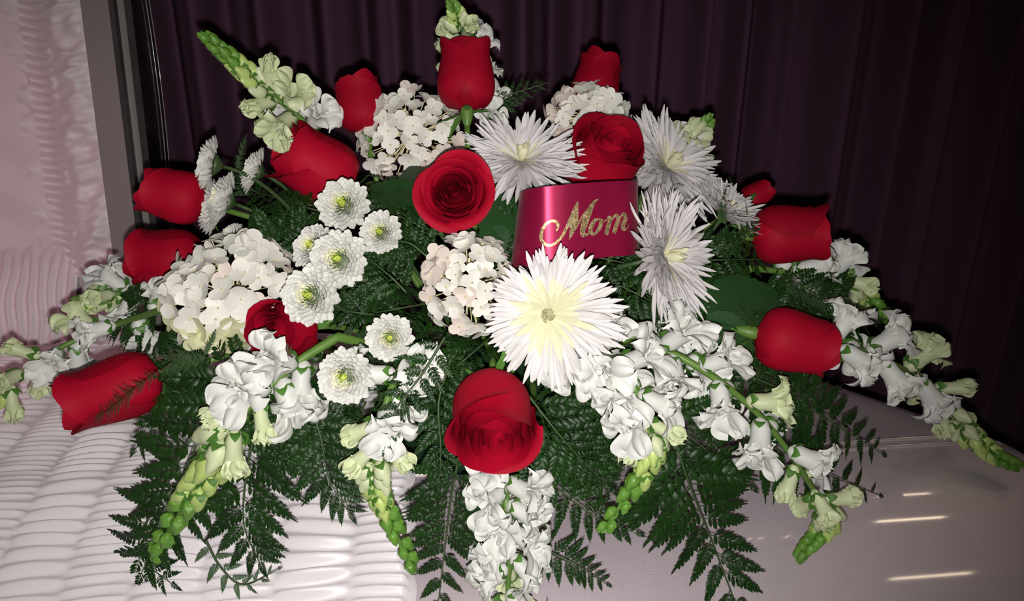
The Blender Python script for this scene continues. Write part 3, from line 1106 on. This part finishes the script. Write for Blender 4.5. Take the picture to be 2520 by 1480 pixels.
def snapdragon(label, ctrl, n_open, n_half, n_bud, seed, t_open=(0.05, 0.55), t_half=0.72, size=0.0165, r0=0.0036, side=None, bud_k=1.0):
    pts = []
    for c in ctrl:
        p, d = on(c[0], c[1], c[2] if len(c) > 2 else 0.0)
        pts.append(p)
    size *= 1.72
    r0 *= 1.15
    curve = bez(pts, 60)
    base = curve[0]
    q = random.Random(seed)
    root = thing('snapdragon', label, 'snapdragon', TRS(base), None, 'white snapdragon stems')
    loc = [p - base for p in curve]
    # stem reaches back into the foam
    e = CORE + Vector(((base.x - CORE.x) * 0.35, (base.y - CORE.y) * 0.3, (base.z - CORE.z) * 0.15)) - base
    tg0 = (loc[1] - loc[0]).normalized()
    back = bez([e, e * 0.45 - tg0 * 0.02, loc[0]], 8)[:-1]
    vs, fs = tube(back + loc, [r0] * 7 + [r0 * (1 - 0.62 * i / 59) for i in range(60)], 8)
    add('stem', mesh('stem', vs, fs, M['stem']), root)

    def put(t, kind, k, s, ang, az):
        i = min(58, max(1, int(t * 59)))
        p = loc[i]
        tg = (loc[i + 1] - loc[i - 1]).normalized()
        ref = (CAM - (base + p)).normalized()
        n = (ref - tg * ref.dot(tg)).normalized()
        b = tg.cross(n)
        out = n * math.cos(az) + b * math.sin(az)
        d = (out * math.sin(ang) + tg * math.cos(ang)).normalized()
        fr = frame(d, tg)
        rr = r0 * 0.6
        mw = TRS(p + out * rr, fr, s)
        if kind == 'open':
            f = add('floret', TUBE[k], root, mw)
            add('calyx', CALYX, f, Matrix.Diagonal((0.9, 0.9, 0.8, 1)))
            j = q.randrange(3)
            for a_, nm, scl in ((-0.42, 'up', 1.0), (0.42, 'up', 1.0), (PI, 'low', 1.0), (PI - 0.95, 'low', 0.95), (PI + 0.95, 'low', 0.95), (0.5, 'mid', 1.0), (PI + 0.4, 'mid', 1.05), (PI - 0.5, 'mid', 0.9)):
                yo = 0.24 if nm != 'mid' else 0.12
                Mx = Matrix.Rotation(a_ + q.uniform(-.15, .15), 4, 'Z') @ Matrix.Translation((0, yo, 0.86)) @ Matrix.Rotation(q.uniform(-.25, .25), 4, 'X') @ Matrix.Diagonal((scl, scl, scl, 1))
                add('petal', LOBE[k, nm][q.randrange(3)], f, Mx)
        elif kind == 'half':
            f = add('floret', TUBE[k], root, mw @ Matrix.Diagonal((0.85, 0.85, 1.05, 1)))
            add('calyx', CALYX, f, Matrix.Diagonal((1, 1, 0.9, 1)))
            for a_, nm, scl in ((-0.45, 'mid', 1.2), (0.45, 'mid', 1.2), (PI, 'mid', 1.25), (PI - 0.9, 'mid', 1.1), (PI + 0.9, 'mid', 1.1)):
                Mx = Matrix.Rotation(a_ + q.uniform(-.15, .15), 4, 'Z') @ Matrix.Translation((0, 0.22, 0.85)) @ Matrix.Rotation(q.uniform(0.1, .45), 4, 'X') @ Matrix.Diagonal((scl, scl, scl, 1))
                add('petal', LOBE[k, nm][q.randrange(3)], f, Mx)
        else:
            f = add('bud', BUD[k], root, mw)
            add('calyx', CALYX if k != 'snap_green' else CALYX_L, f)
    az = q.uniform(0, 6)
    n_open = int(n_open * 0.95 + 0.5)
    for i in range(n_open):
        t = t_open[0] + (t_open[1] - t_open[0]) * (i + 0.5) / max(1, n_open)
        az += 2.1 + q.uniform(-.4, .4)
        a = az if side is None else side + ((i % 3) - 1) * 1.15 + q.uniform(-.3, .3)
        put(t, 'open', 'snap' if q.random() < 0.88 - 0.5 * i / max(1, n_open) + 0.2 else 'snap_pale', size * q.uniform(0.9, 1.1), q.uniform(0.85, 1.25), a)
    for i in range(n_half):
        t = t_open[1] + (t_half - t_open[1]) * (i + 0.5) / max(1, n_half)
        az += 2.3 + q.uniform(-.3, .3)
        put(t, 'half', 'snap_pale', size * q.uniform(0.80, 0.95), q.uniform(0.75, 1.05), az)
    n_bud = int(n_bud * 1.3)
    for i in range(n_bud):
        f = (i + 0.5) / n_bud
        t = t_half + (1.0 - t_half) * f
        az += 2.2 + q.uniform(-.2, .2)
        put(t, 'bud', 'snap_pale' if f < 0.18 else ('snap_bud' if f < 0.55 else 'snap_green'), size * bud_k * (0.80 - 0.38 * f) * q.uniform(0.92, 1.08), 0.85 - 0.45 * f, az)
    for i in range(9):
        t = 0.90 + 0.098 * i / 8
        az += 2.2
        j = min(58, int(t * 59))
        tg = (loc[j + 1] - loc[j - 1]).normalized()
        n = tg.orthogonal().normalized()
        n.rotate(Quaternion(tg, az))
        d = (tg + n * 0.55).normalized()
        add('bract', BRACT, root, TRS(loc[j], frame(d, -n), size * 0.44))
    return root


snapdragon('white snapdragon spike at the upper left with a green tip', [(800, 345, -0.02), (705, 262, -0.01), (620, 195, 0), (512, 90, 0)], 5, 3, 15, 401, (0.02, 0.36), 0.52)
snapdragon('white snapdragon spike rising behind the topmost rose bud', [(1205, 330, -0.05), (1165, 220, -0.045), (1150, 110, -0.035), (1108, 8, -0.03)], 9, 1, 12, 402, (0.05, 0.70), 0.78, size=0.0140)
snapdragon('green snapdragon tip showing behind the upper right spider flower', [(1640, 400, -0.06), (1700, 360, -0.06), (1742, 298, -0.06)], 2, 2, 12, 403, (0.1, 0.3), 0.45)
snapdragon('pale snapdragon spike reaching off the left edge of the picture', [(400, 762, -0.01), (280, 802, 0.0), (140, 860, 0.0), (40, 930, 0.0), (-10, 985, 0.0)], 6, 5, 6, 404, (0.02, 0.55), 0.86)
snapdragon('short greenish snapdragon lying above the long left rose', [(370, 706, -0.03), (290, 722, -0.03), (195, 742, -0.03)], 3, 2, 8, 405, (0.05, 0.4), 0.6)
snapdragon('snapdragon drooping over the satin at lower left with a thick green tip', [(830, 830, 0.0), (715, 905, 0.02), (600, 1020, 0.03), (500, 1170, 0.02), (375, 1375, 0.012)], 6, 4, 22, 406, (0.17, 0.42), 0.58, bud_k=1.3, size=0.0178, r0=0.0042)
snapdragon('snapdragon hanging below the lowest button flower, curving right', [(1010, 860, 0.0), (955, 980, 0.03), (925, 1120, 0.03), (940, 1240, 0.02), (1018, 1398, 0.012)], 4, 4, 20, 407, (0.02, 0.34), 0.52)
snapdragon('white snapdragon falling straight down below the front rose', [(1238, 1130, -0.02), (1245, 1230, 0.01), (1255, 1335, 0.02), (1250, 1470, 0.02), (1255, 1600, 0.02)], 16, 3, 10, 408, (0.02, 0.74), 0.86, size=0.0150, r0=0.004)
snapdragon('white snapdragon below the cream-centred spider flower, tip bent left', [(1400, 850, 0.0), (1530, 905, 0.03), (1590, 1040, 0.035), (1595, 1130, 0.03), (1490, 1300, 0.015)], 10, 3, 18, 409, (0.0, 0.44), 0.56, size=0.0168)
snapdragon('longest white snapdragon, sweeping over the lower right fern', [(1560, 830, -0.01), (1720, 905, 0.025), (1880, 1035, 0.03), (2010, 1220, 0.025), (2030, 1290, 0.02), (1970, 1370, 0.012)], 12, 5, 20, 410, (0.02, 0.50), 0.66, size=0.0168)
snapdragon('white snapdragon at the far right, stretching over the casket lid', [(1960, 840, -0.02), (2130, 868, 0.0), (2280, 945, 0.0), (2370, 1050, 0.0), (2430, 1110, 0.0), (2495, 1142, 0.0)], 11, 3, 18, 411, (0.04, 0.42), 0.53, size=0.0185)
snapdragon('greenish snapdragon behind the right-hand roses', [(1850, 660, -0.06), (1980, 676, -0.055), (2090, 695, -0.05), (2190, 790, -0.04)], 5, 3, 14, 412, (0.15, 0.55), 0.62, size=0.019)


# ------------------------------------------------------------------ leatherleaf ferns
def pinnule(vs, fs, o, d, L, W, zlift, q, n=6):
    """one small toothed leaflet from o along d (2D directions in the pinna's plane)"""
    s = Vector((-d.y, d.x, 0))
    b0 = len(vs)
    roll = q.uniform(-0.55, 0.55)
    zlift = zlift * q.uniform(0.3, 1.9)
    for j in range(n + 1):
        t = j / n
        wd = W * (math.sin(PI * min(1, 0.06 + t * 0.94)) ** 0.75) if 0 < j < n else (0.10 * W if j == 0 else 0.03 * W)
        tooth = 1.18 if j % 2 == 0 and j > 1 else 0.92
        c = o + d * (L * t)
        zz = zlift * math.sin(PI * t * 0.8) * L
        vs.append(c + s * wd * tooth + d * (0.04 * L if j % 2 == 0 else 0) + Vector((0, 0, zz - 0.40 * wd + roll * wd)))
        vs.append(c + Vector((0, 0, zz)))
        vs.append(c - s * wd * tooth + d * (0.04 * L if j % 2 == 0 else 0) + Vector((0, 0, zz - 0.40 * wd - roll * wd)))
    for j in range(n):
        a = b0 + j * 3
        fs.append((a, a + 1, a + 4, a + 3))
        fs.append((a + 1, a + 2, a + 5, a + 4))


def pinna_mesh(n, seed, m, droop=0.12):
    q = random.Random(seed)
    vs, fs = [], []
    # terminal lance with toothed edge
    for side in (-1, 1):
        for i in range(n):
            f = (i + 0.6) / n
            x = 0.05 + 0.80 * f ** 0.95
            L = (0.165 * (1 - f) ** 0.55 + 0.05) * (0.75 if i == 0 and side < 0 else 1) * q.uniform(0.93, 1.07)
            a = math.radians(54 - 22 * f) + q.uniform(-.05, .05)
            W = L * (0.185 + 0.07 * f)
            pinnule(vs, fs, Vector((x, side * 0.008, 0)), Vector((math.cos(a), side * math.sin(a), 0)), L, W, 0.14, q)
    b0 = len(vs)
    for j in range(9):          # end leaflet joining the last teeth
        t = j / 8
        x = 0.52 + 0.50 * t
        wd = 0.050 * (1 - t) ** 0.7 * (1.15 if j % 2 else 0.9) + 0.001
        vs += [Vector((x + 0.01 * (j % 2), wd, -0.01)), Vector((x, 0, 0.004)), Vector((x + 0.01 * (j % 2), -wd, -0.01))]
    for j in range(8):
        a = b0 + j * 3
        fs += [(a, a + 1, a + 4, a + 3), (a + 1, a + 2, a + 5, a + 4)]
    # midrib
    tv, tf = tube([Vector((0, 0, 0.001)), Vector((0.4, 0, 0.002)), Vector((0.95, 0, 0.001))], [0.010, 0.008, 0.003], 5)
    b0 = len(vs)
    vs += tv
    fs += [tuple(k + b0 for k in f) for f in tf]
    sd = q.uniform(-0.08, 0.10)
    out = []
    for v in vs:
        x = v.x
        out.append(Vector((x, v.y + sd * x * x, v.z - droop * x * x)))
    return mesh('pinna', out, fs, m)


PINNA = {k: [pinna_mesh(n, 70 + i, M[k], dr) for i, (n, dr) in enumerate(((9, 0.10), (9, 0.2), (10, 0.04), (9, 0.15)))] for k in ('fern', 'fern_pale')}
PINNA_S = {k: [pinna_mesh(n, 90 + i, M[k], dr) for i, (n, dr) in enumerate(((8, 0.08), (9, 0.15)))] for k in ('fern', 'fern_pale')}


def frond(label, ctrl, wpx, seed, n=11, face=(0, 0.22, 1), m='fern', t0=0.10, group=None, spread=1.0, pts=None, wid=None, sag=1.0):
    q = random.Random(seed)
    if pts is None:
        pts = []
        ds = []
        for c in ctrl:
            p, d = on(c[0], c[1], c[2] if len(c) > 2 else 0.0, 0.024)
            pts.append(p)
            ds.append(d)
        wid = wpx * sum(ds) / len(ds) / F
        fdir = cv(*face)
    else:
        fdir = face
    curve = bez(pts, 40)
    base = curve[0]
    loc = [p - base for p in curve]
    root = thing('fern_frond', label, 'fern', TRS(base), None, group or 'leatherleaf fern fronds')
    vs, fs = tube(loc, [0.0013 * (1 - 0.7 * i / 39) for i in range(40)], 6)
    add('rachis', mesh('rachis', vs, fs, M['rachis']), root)
    for i in range(n):
        for side in (-1, 1):
            f = (i + (0.5 if side > 0 else 0.0)) / n
            t = t0 + (0.97 - t0) * f ** 0.88
            k = min(38, max(1, int(t * 39)))
            tg = (loc[k + 1] - loc[k - 1]).normalized()
            nz = (fdir - tg * fdir.dot(tg)).normalized()
            sd = nz.cross(tg) * side
            a = math.radians(66 - 34 * f) * spread + q.uniform(-.07, .07)
            d = tg * math.cos(a) + sd * math.sin(a)
            zz = (nz + sd * 0.18 * q.uniform(-1, 1.4)).normalized()
            zz = (zz - d * zz.dot(d)).normalized()
            y = zz.cross(d)
            rot = Matrix((d, y, zz)).transposed().to_4x4()
            L = wid * (0.30 + 0.70 * (1 - f) ** 0.75) * q.uniform(0.92, 1.08) * (0.85 if i == 0 else 1)
            pool = PINNA[m] if L > 0.034 else PINNA_S[m]
            ok = Matrix.Diagonal((L, L, L * sag, 1))
            add('pinna', pool[q.randrange(len(pool))], root, Matrix.Translation(loc[k]) @ rot @ ok)
    # end pinna
    tg = (loc[-1] - loc[-4]).normalized()
    nz = (fdir - tg * fdir.dot(tg)).normalized()
    rot = Matrix((tg, nz.cross(tg), nz)).transposed().to_4x4()
    add('pinna', PINNA_S[m][0], root, Matrix.Translation(loc[-2]) @ rot @ Matrix.Diagonal((wid * 0.30, wid * 0.30, wid * 0.3, 1)))
    return root


# fronds that show
frond('broad fern frond fanning over the satin at lower left, tips pointing left', [(580, 900, 0), (500, 1060, 0), (425, 1230, 0), (345, 1420, 0)], 250, 501, 9)
frond('fern frond whose curled tip ends on the satin below the thick green snapdragon tip', [(470, 1080, -0.01), (360, 1290, 0), (345, 1370, 0), (425, 1440, 0)], 150, 502, 8)
frond('fern frond hanging over the satin just right of the thick green snapdragon tip', [(640, 1010, 0), (610, 1150, 0), (600, 1290, 0), (640, 1390, 0)], 190, 503, 8)
frond('pale underside of a small fern sprig at the bottom left', [(505, 1330, 0), (545, 1400, 0), (600, 1440, 0), (690, 1400, 0)], 62, 504, 6, m='fern_pale')
frond('fern frond pointing down at the satin between the two left snapdragons', [(760, 980, 0), (790, 1080, 0), (810, 1180, 0), (860, 1265, 0)], 150, 505, 9)
frond('dark fern frond above the long left rose, lying toward lower left', [(620, 880, 0), (520, 910, 0), (420, 1000, 0), (330, 1110, 0)], 150, 506, 9)
frond('small fern sprig in front of the snapdragon below the yellow-centred button flower', [(1095, 830, 0.045), (1040, 920, 0.05), (975, 1010, 0.055), (945, 1110, 0.055)], 95, 507, 9)
frond('fern frond beside the front rose, on its left', [(1110, 880, 0.0), (1080, 990, 0.01), (1085, 1110, 0.01), (1080, 1200, 0.01)], 120, 508, 9)
frond('fern frond on the left of the straight hanging snapdragon', [(1130, 1120, 0), (1110, 1230, 0), (1095, 1350, 0), (1070, 1560, 0)], 165, 509, 10)
frond('fern frond on the right of the straight hanging snapdragon, reaching right', [(1290, 1130, 0), (1370, 1200, 0), (1460, 1270, 0), (1570, 1315, 0)], 130, 510, 9)
frond('short fern frond near the bottom edge, right of the hanging snapdragon', [(1290, 1330, 0), (1370, 1370, 0), (1430, 1400, 0), (1495, 1440, 0)], 90, 511, 8)
frond('large fern frond spread flat over the lid at lower right', [(1660, 1080, 0.005), (1695, 1190, 0.01), (1750, 1330, 0.01), (1860, 1620, 0.01)], 225, 512, 11)
frond('fern frond under the longest snapdragon, pointing right over the lid', [(1800, 1060, 0), (1920, 1110, 0), (2040, 1170, 0), (2170, 1222, 0)], 150, 513, 9)
frond('fern frond at right pointing to the lid beads, below the far right snapdragon', [(1880, 960, 0), (1980, 1000, 0), (2080, 1060, 0), (2175, 1120, 0)], 150, 514, 8)
frond('fern frond under the low right rose', [(1780, 900, 0), (1880, 940, 0), (1960, 970, 0), (2070, 985, 0)], 155, 515, 8)
frond('fern frond behind the front rose, spreading right under the snapdragons', [(1290, 960, -0.01), (1360, 1050, 0.0), (1420, 1120, 0), (1500, 1200, 0)], 180, 516, 8)
frond('fern frond between the two lower right snapdragons', [(1560, 960, -0.01), (1660, 1040, 0), (1740, 1110, 0), (1850, 1200, 0)], 165, 517, 8)
frond('thin dark fern frond against the curtain right of the top rose', [(1200, 270, -0.05), (1250, 235, -0.05), (1345, 205, -0.05)], 60, 518, 8)
frond('fern frond under the right-hand rose tip, beside the turned spider flower', [(1720, 600, 0.0), (1790, 610, 0.0), (1830, 590, 0), (1862, 550, 0.02)], 70, 519, 7)
frond('fern frond below the left snapdragon base, behind the lowest button flower', [(830, 860, -0.02), (740, 960, -0.01), (700, 1050, 0), (690, 1150, 0)], 170, 520, 9)
frond('fern frond left of the tall hydrangea, dark and arching', [(1000, 720, -0.01), (960, 680, 0.0), (910, 640, 0), (870, 620, 0)], 110, 521, 8)
frond('fern frond in the gap between the open rose and the lower button flowers', [(1060, 640, -0.02), (1010, 600, -0.01), (960, 590, -0.01), (900, 560, 0)], 110, 522, 8)
frond('fern frond below the upper button flowers, left of centre', [(780, 580, -0.02), (700, 520, -0.02), (640, 480, -0.02), (590, 440, -0.02)], 110, 523, 9)

# fronds mostly covered by the blooms
q = random.Random(77)
nf = 0
spots = [(900, 700), (980, 760), (880, 770), (1040, 880), (930, 900), (1000, 980), (820, 1010), (700, 1080), (560, 1010), (480, 960), (1150, 880), (1400, 960), (1480, 1000),
         (1560, 720), (1620, 800), (1500, 640), (1280, 560), (1220, 620), (1400, 560), (1700, 830), (1800, 800), (1850, 900), (1740, 960), (1660, 900), (700, 560), (640, 600),
         (720, 500), (1000, 540), (960, 480), (1350, 1080), (1450, 1120), (860, 1080), (1780, 640), (1730, 720), (1930, 760), (2000, 720), (2080, 760), (1120, 1020), (330, 760), (420, 880)]
WHERE = [
    'between the button trio and the hydrangea below the open rose',
    'left of the tall hydrangea, above the yellow-centred button flower',
    'just left of the yellow-centred button flower',
    'directly left of the front rose, below the tall hydrangea',
    'between the two lowest button flowers',
    'right of the lowest button flower',
    "left of the lowest button flower's snapdragon",
    'under the drooping snapdragon at lower left',
    'right of the long left rose, under the drooping snapdragon',
    "just right of the long left rose's base",
    'above the front rose, under the tall hydrangea',
    'right of the front rose',
    'between the front rose and the bent-tipped snapdragon',
    'below the ribbon, left of the turned spider flower',
    'under the turned spider flower',
    'at the lower right corner of the ribbon',
    'between the open rose and the ribbon',
    "between the open rose's leaf and the tall hydrangea",
    'behind the ribbon loop',
    'left of the low right rose',
    'around the stem of the low right rose',
    'below the low right rose',
    "above the longest snapdragon's middle",
    'between the turned spider flower and the longest snapdragon',
    'around the side-on button flower stems',
    'just above the big left hydrangea',
    'below the tilted red rose',
    'left of the open rose, beside the small button flower',
    'between the tilted rose and the open rose',
    'right of the front rose, by the lid',
    'far right of the front rose, above the lid',
    'below the lowest button flower',
    'left of the right-pointing high rose',
    'right of the turned spider flower',
    'between the two right-hand roses',
    'behind the gap of the two right-hand roses',
    'at the right edge, below the greenish snapdragon',
    'touching the left side of the front rose',
    'above the long left rose, under the pale snapdragon',
    'between the big left hydrangea and the long left rose']
for (x, y), wh in zip(spots, WHERE):
    c = Vector((1230, 700))
    dv = Vector((x, y)) - c
    if dv.length < 30:
        dv = Vector((1, -1))
    dv.normalize()
    L = q.uniform(150, 220)
    ang = q.uniform(-0.5, 0.5)
    dv = Vector((dv.x * math.cos(ang) - dv.y * math.sin(ang), dv.x * math.sin(ang) + dv.y * math.cos(ang)))
    a = Vector((x, y)) - dv * L * 0.5
    b = Vector((x, y)) + dv * L * 0.5
    mid = (a + b) / 2
    frond('dark fern frond tucked in ' + wh, [(a.x, a.y, -0.055), (mid.x, mid.y, -0.022), (b.x, b.y, -0.035)], q.uniform(95, 150), 600 + nf, 8,
          face=(q.uniform(-.3, .3), q.uniform(0.1, .6), 1), group='fern fronds filling the gaps between blooms')
    nf += 1


# ------------------------------------------------------------------ asparagus fern wisps
def wisp(label, ctrl, wpx, seed, m='plume', n=26):
    q = random.Random(seed)
    pts, ds = [], []
    for c in ctrl:
        p, d = on(c[0], c[1], c[2])
        pts.append(p)
        ds.append(d)
    wid = wpx * sum(ds) / len(ds) / F
    curve = bez(pts, 40)
    base = curve[0]
    loc = [p - base for p in curve]
    root = thing('asparagus_fern', label, 'fern', TRS(base), None, 'feathery asparagus fern wisps')
    vs, fs = tube(loc, [0.0007 * (1 - 0.6 * i / 39) for i in range(40)], 5)
    add('stem', mesh('stem', vs, fs, M[m]), root)
    vs, fs = [], []
    nz = cv(0, 0.3, 1)
    for i in range(n):
        f = (i + 0.5) / n
        k = min(38, max(1, int((0.12 + 0.86 * f) * 39)))
        tg = (loc[k + 1] - loc[k - 1]).normalized()
        for side in (-1, 1):
            sd = nz.cross(tg).normalized() * side
            a = q.uniform(0.7, 1.1)
            d = (tg * math.cos(a) + sd * math.sin(a) + nz * q.uniform(-.2, .2)).normalized()
            L = wid * math.sin(PI * (0.2 + 0.75 * f)) * q.uniform(0.5, 1.0)
            for j in range(9):
                t = (j + 0.5) / 9
                o = loc[k] + d * L * t
                for s2 in (-1, 1):
                    e = (d * 0.8 + d.cross(nz).normalized() * s2 + nz * q.uniform(-.3, .3)).normalized() * L * 0.24 * (1.2 - t)
                    x_ = e.cross(nz).normalized() * 0.00022
                    b0 = len(vs)
                    vs += [o - x_, o + x_, o + e]
                    fs.append((b0, b0 + 1, b0 + 2))
            b0 = len(vs)
            x_ = d.cross(nz).normalized() * 0.0003
            vs += [loc[k] - x_, loc[k] + x_, loc[k] + d * L]
            fs.append((b0, b0 + 1, b0 + 2))
    o = add('needles', mesh('needles', vs, fs, M[m], False), root)
    o['kind'] = 'stuff'
    return root


wisp('feathery asparagus fern wisp lying across the long left rose', [(420, 895, 0.10), (330, 960, 0.115), (260, 1015, 0.11), (172, 1060, 0.085)], 45, 701, 'plume_brown')
wisp('feathery asparagus fern wisp between the big left hydrangea and the long rose', [(520, 880, 0.04), (450, 890, 0.05), (390, 910, 0.05)], 60, 702)
wisp('small upright asparagus fern wisp in front of the big left hydrangea', [(500, 880, 0.06), (515, 850, 0.06), (532, 812, 0.06)], 16, 703)
wisp('asparagus fern wisp over the half-hidden rose', [(720, 880, 0.05), (690, 858, 0.06), (645, 850, 0.06)], 40, 704, 'plume_brown')
wisp('thin asparagus fern wisp against the curtain below the upper left snapdragon', [(590, 440, -0.02), (590, 390, -0.02), (608, 330, -0.02)], 20, 705)
wisp('asparagus fern wisp in front of the far right spider flower', [(1790, 560, 0.03), (1775, 520, 0.03), (1790, 450, 0.03)], 22, 706)
wisp('asparagus fern wisp behind the right-hand roses, along the greenish snapdragon', [(1900, 690, -0.01), (2000, 730, -0.01), (2100, 760, -0.01), (2210, 800, -0.01)], 60, 707)


# ------------------------------------------------------------------ ribbon with lettering
PR, dR = on(1420, 560, 0.030)
rx = cv(1, 0.10, 0.0)
ry = cv(-0.06, 1, 0.14)
ry = (ry - rx * ry.dot(rx)).normalized()
rz = rx.cross(ry).normalized()
if rz.dot(FWD) > 0:
    rz = -rz
SCL = dR / F
rib_root_mw = TRS(PR)


def rib(u, v):
    """u along the ribbon 0..1, v across 0..1; a loop bulging towards the viewer, both ends turning back"""
    # path in (x, depth) pixels
    path = [(-80, -150), (-130, -110), (-152, -60), (-130, -8), (-85, 20), (-40, 20), (20, 6), (78, -12), (134, -34), (166, -80), (158, -130)]
    pp = [Vector((a, b, 0)) for a, b in path]
    s = u * (len(path) - 1)
    k = min(int(s), len(path) - 2)
    t = s - k
    P0, P1, P2, P3 = pp[max(k - 1, 0)], pp[k], pp[k + 1], pp[min(k + 2, len(pp) - 1)]
    c = 0.5 * ((2 * P1) + (P2 - P0) * t + (2 * P0 - 5 * P1 + 4 * P2 - P3) * t * t + (3 * P1 - P0 - 3 * P2 + P3) * t ** 3)
    h = (v - 0.5) * 186
    lift = 14 * math.sin(PI * u) - (16 if u < 0.3 else 0) * (1 - u / 0.3)
    x = c.x + h * (0.06 + 0.75 * max(0, 0.42 - u))
    return (rx * x + ry * (h + lift - 0.10 * c.x * 0.0) + rz * c.y) * SCL


vs, fs = grid(90, 16, rib)
ribbon = thing('ribbon', 'crimson satin ribbon loop with gold glitter lettering', 'ribbon', rib_root_mw, mesh('ribbon', vs, fs, M['ribbon']))
bvh = BVHTree.FromPolygons([PR + v for v in vs], fs)


def stroke(pts, n=40):
    """pts: (x, y, width) in the 3.9375x enlarged crop of the lettering; returns verts, faces lying on the ribbon"""
    P = bez([Vector(p) for p in pts], n)
    vs, fs = [], []
    for i, p in enumerate(P):
        t = (P[min(i + 1, n - 1)] - P[max(i - 1, 0)])
        t.z = 0
        t.normalize()
        nn = Vector((-t.y, t.x, 0))
        for s in (-0.5, 0, 0.5):
            c = p + nn * (s * p.z)
            px, py = 1000 + c.x / 3.9375, 340 + c.y / 3.9375
            r = ray(px, py).normalized()
            hit = bvh.ray_cast(CAM, r)
            if hit[0] is None:
                w_ = CAM + r * (PR - CAM).dot(FWD) / r.dot(FWD)
                nrm = -FWD
            else:
                w_, nrm = hit[0], hit[1]
                if nrm.dot(r) > 0:
                    nrm = -nrm
            vs.append(w_ + nrm * 0.0006 - PR)
    for i in range(n - 1):
        a = i * 3
        fs += [(a, a + 1, a + 4, a + 3), (a + 1, a + 2, a + 5, a + 4)]
    return vs, fs


LETTERS = {
    'letter_capital': [
        [(1452, 905, 10), (1470, 850, 26), (1448, 812, 28), (1408, 804, 24), (1352, 836, 28), (1312, 910, 32), (1312, 985, 34), (1360, 1038, 30), (1430, 1028, 24), (1505, 955, 26), (1560, 850, 30), (1612, 730, 34), (1662, 615, 14)],
        [(1660, 616, 8), (1640, 700, 52), (1622, 790, 80), (1605, 880, 50), (1578, 985, 8)],
        [(1580, 980, 8), (1640, 870, 18), (1700, 770, 22), (1760, 690, 24)],
        [(1864, 586, 6), (1810, 630, 34), (1765, 720, 60), (1728, 820, 64), (1705, 900, 52), (1715, 940, 40), (1765, 925, 16), (1800, 885, 10)],
    ],
    'letter_o': [
        [(1870, 785, 16), (1822, 800, 34), (1785, 870, 44), (1790, 925, 34), (1830, 925, 26), (1875, 860, 40), (1885, 800, 32), (1862, 782, 16)],
        [(1875, 800, 14), (1905, 808, 16), (1945, 790, 12)],
    ],
    'letter_m': [
        [(1945, 770, 22), (1975, 775, 36), (1955, 850, 42), (1932, 938, 40)],
        [(1955, 850, 14), (1990, 785, 18), (2030, 748, 30), (2052, 790, 40), (2030, 850, 42), (2008, 922, 40)],
        [(2035, 840, 14), (2068, 775, 18), (2105, 732, 30), (2120, 780, 40), (2095, 850, 40), (2108, 888, 30), (2138, 870, 16), (2152, 828, 8)],
    ],
}
for nm, strokes in LETTERS.items():
    vs, fs = [], []
    for st in strokes:
        a, b = stroke(st)
        o_ = len(vs)
        vs += a
        fs += [tuple(k + o_ for k in f) for f in b]
    add(nm, mesh(nm, vs, fs, M['glitter']), ribbon)
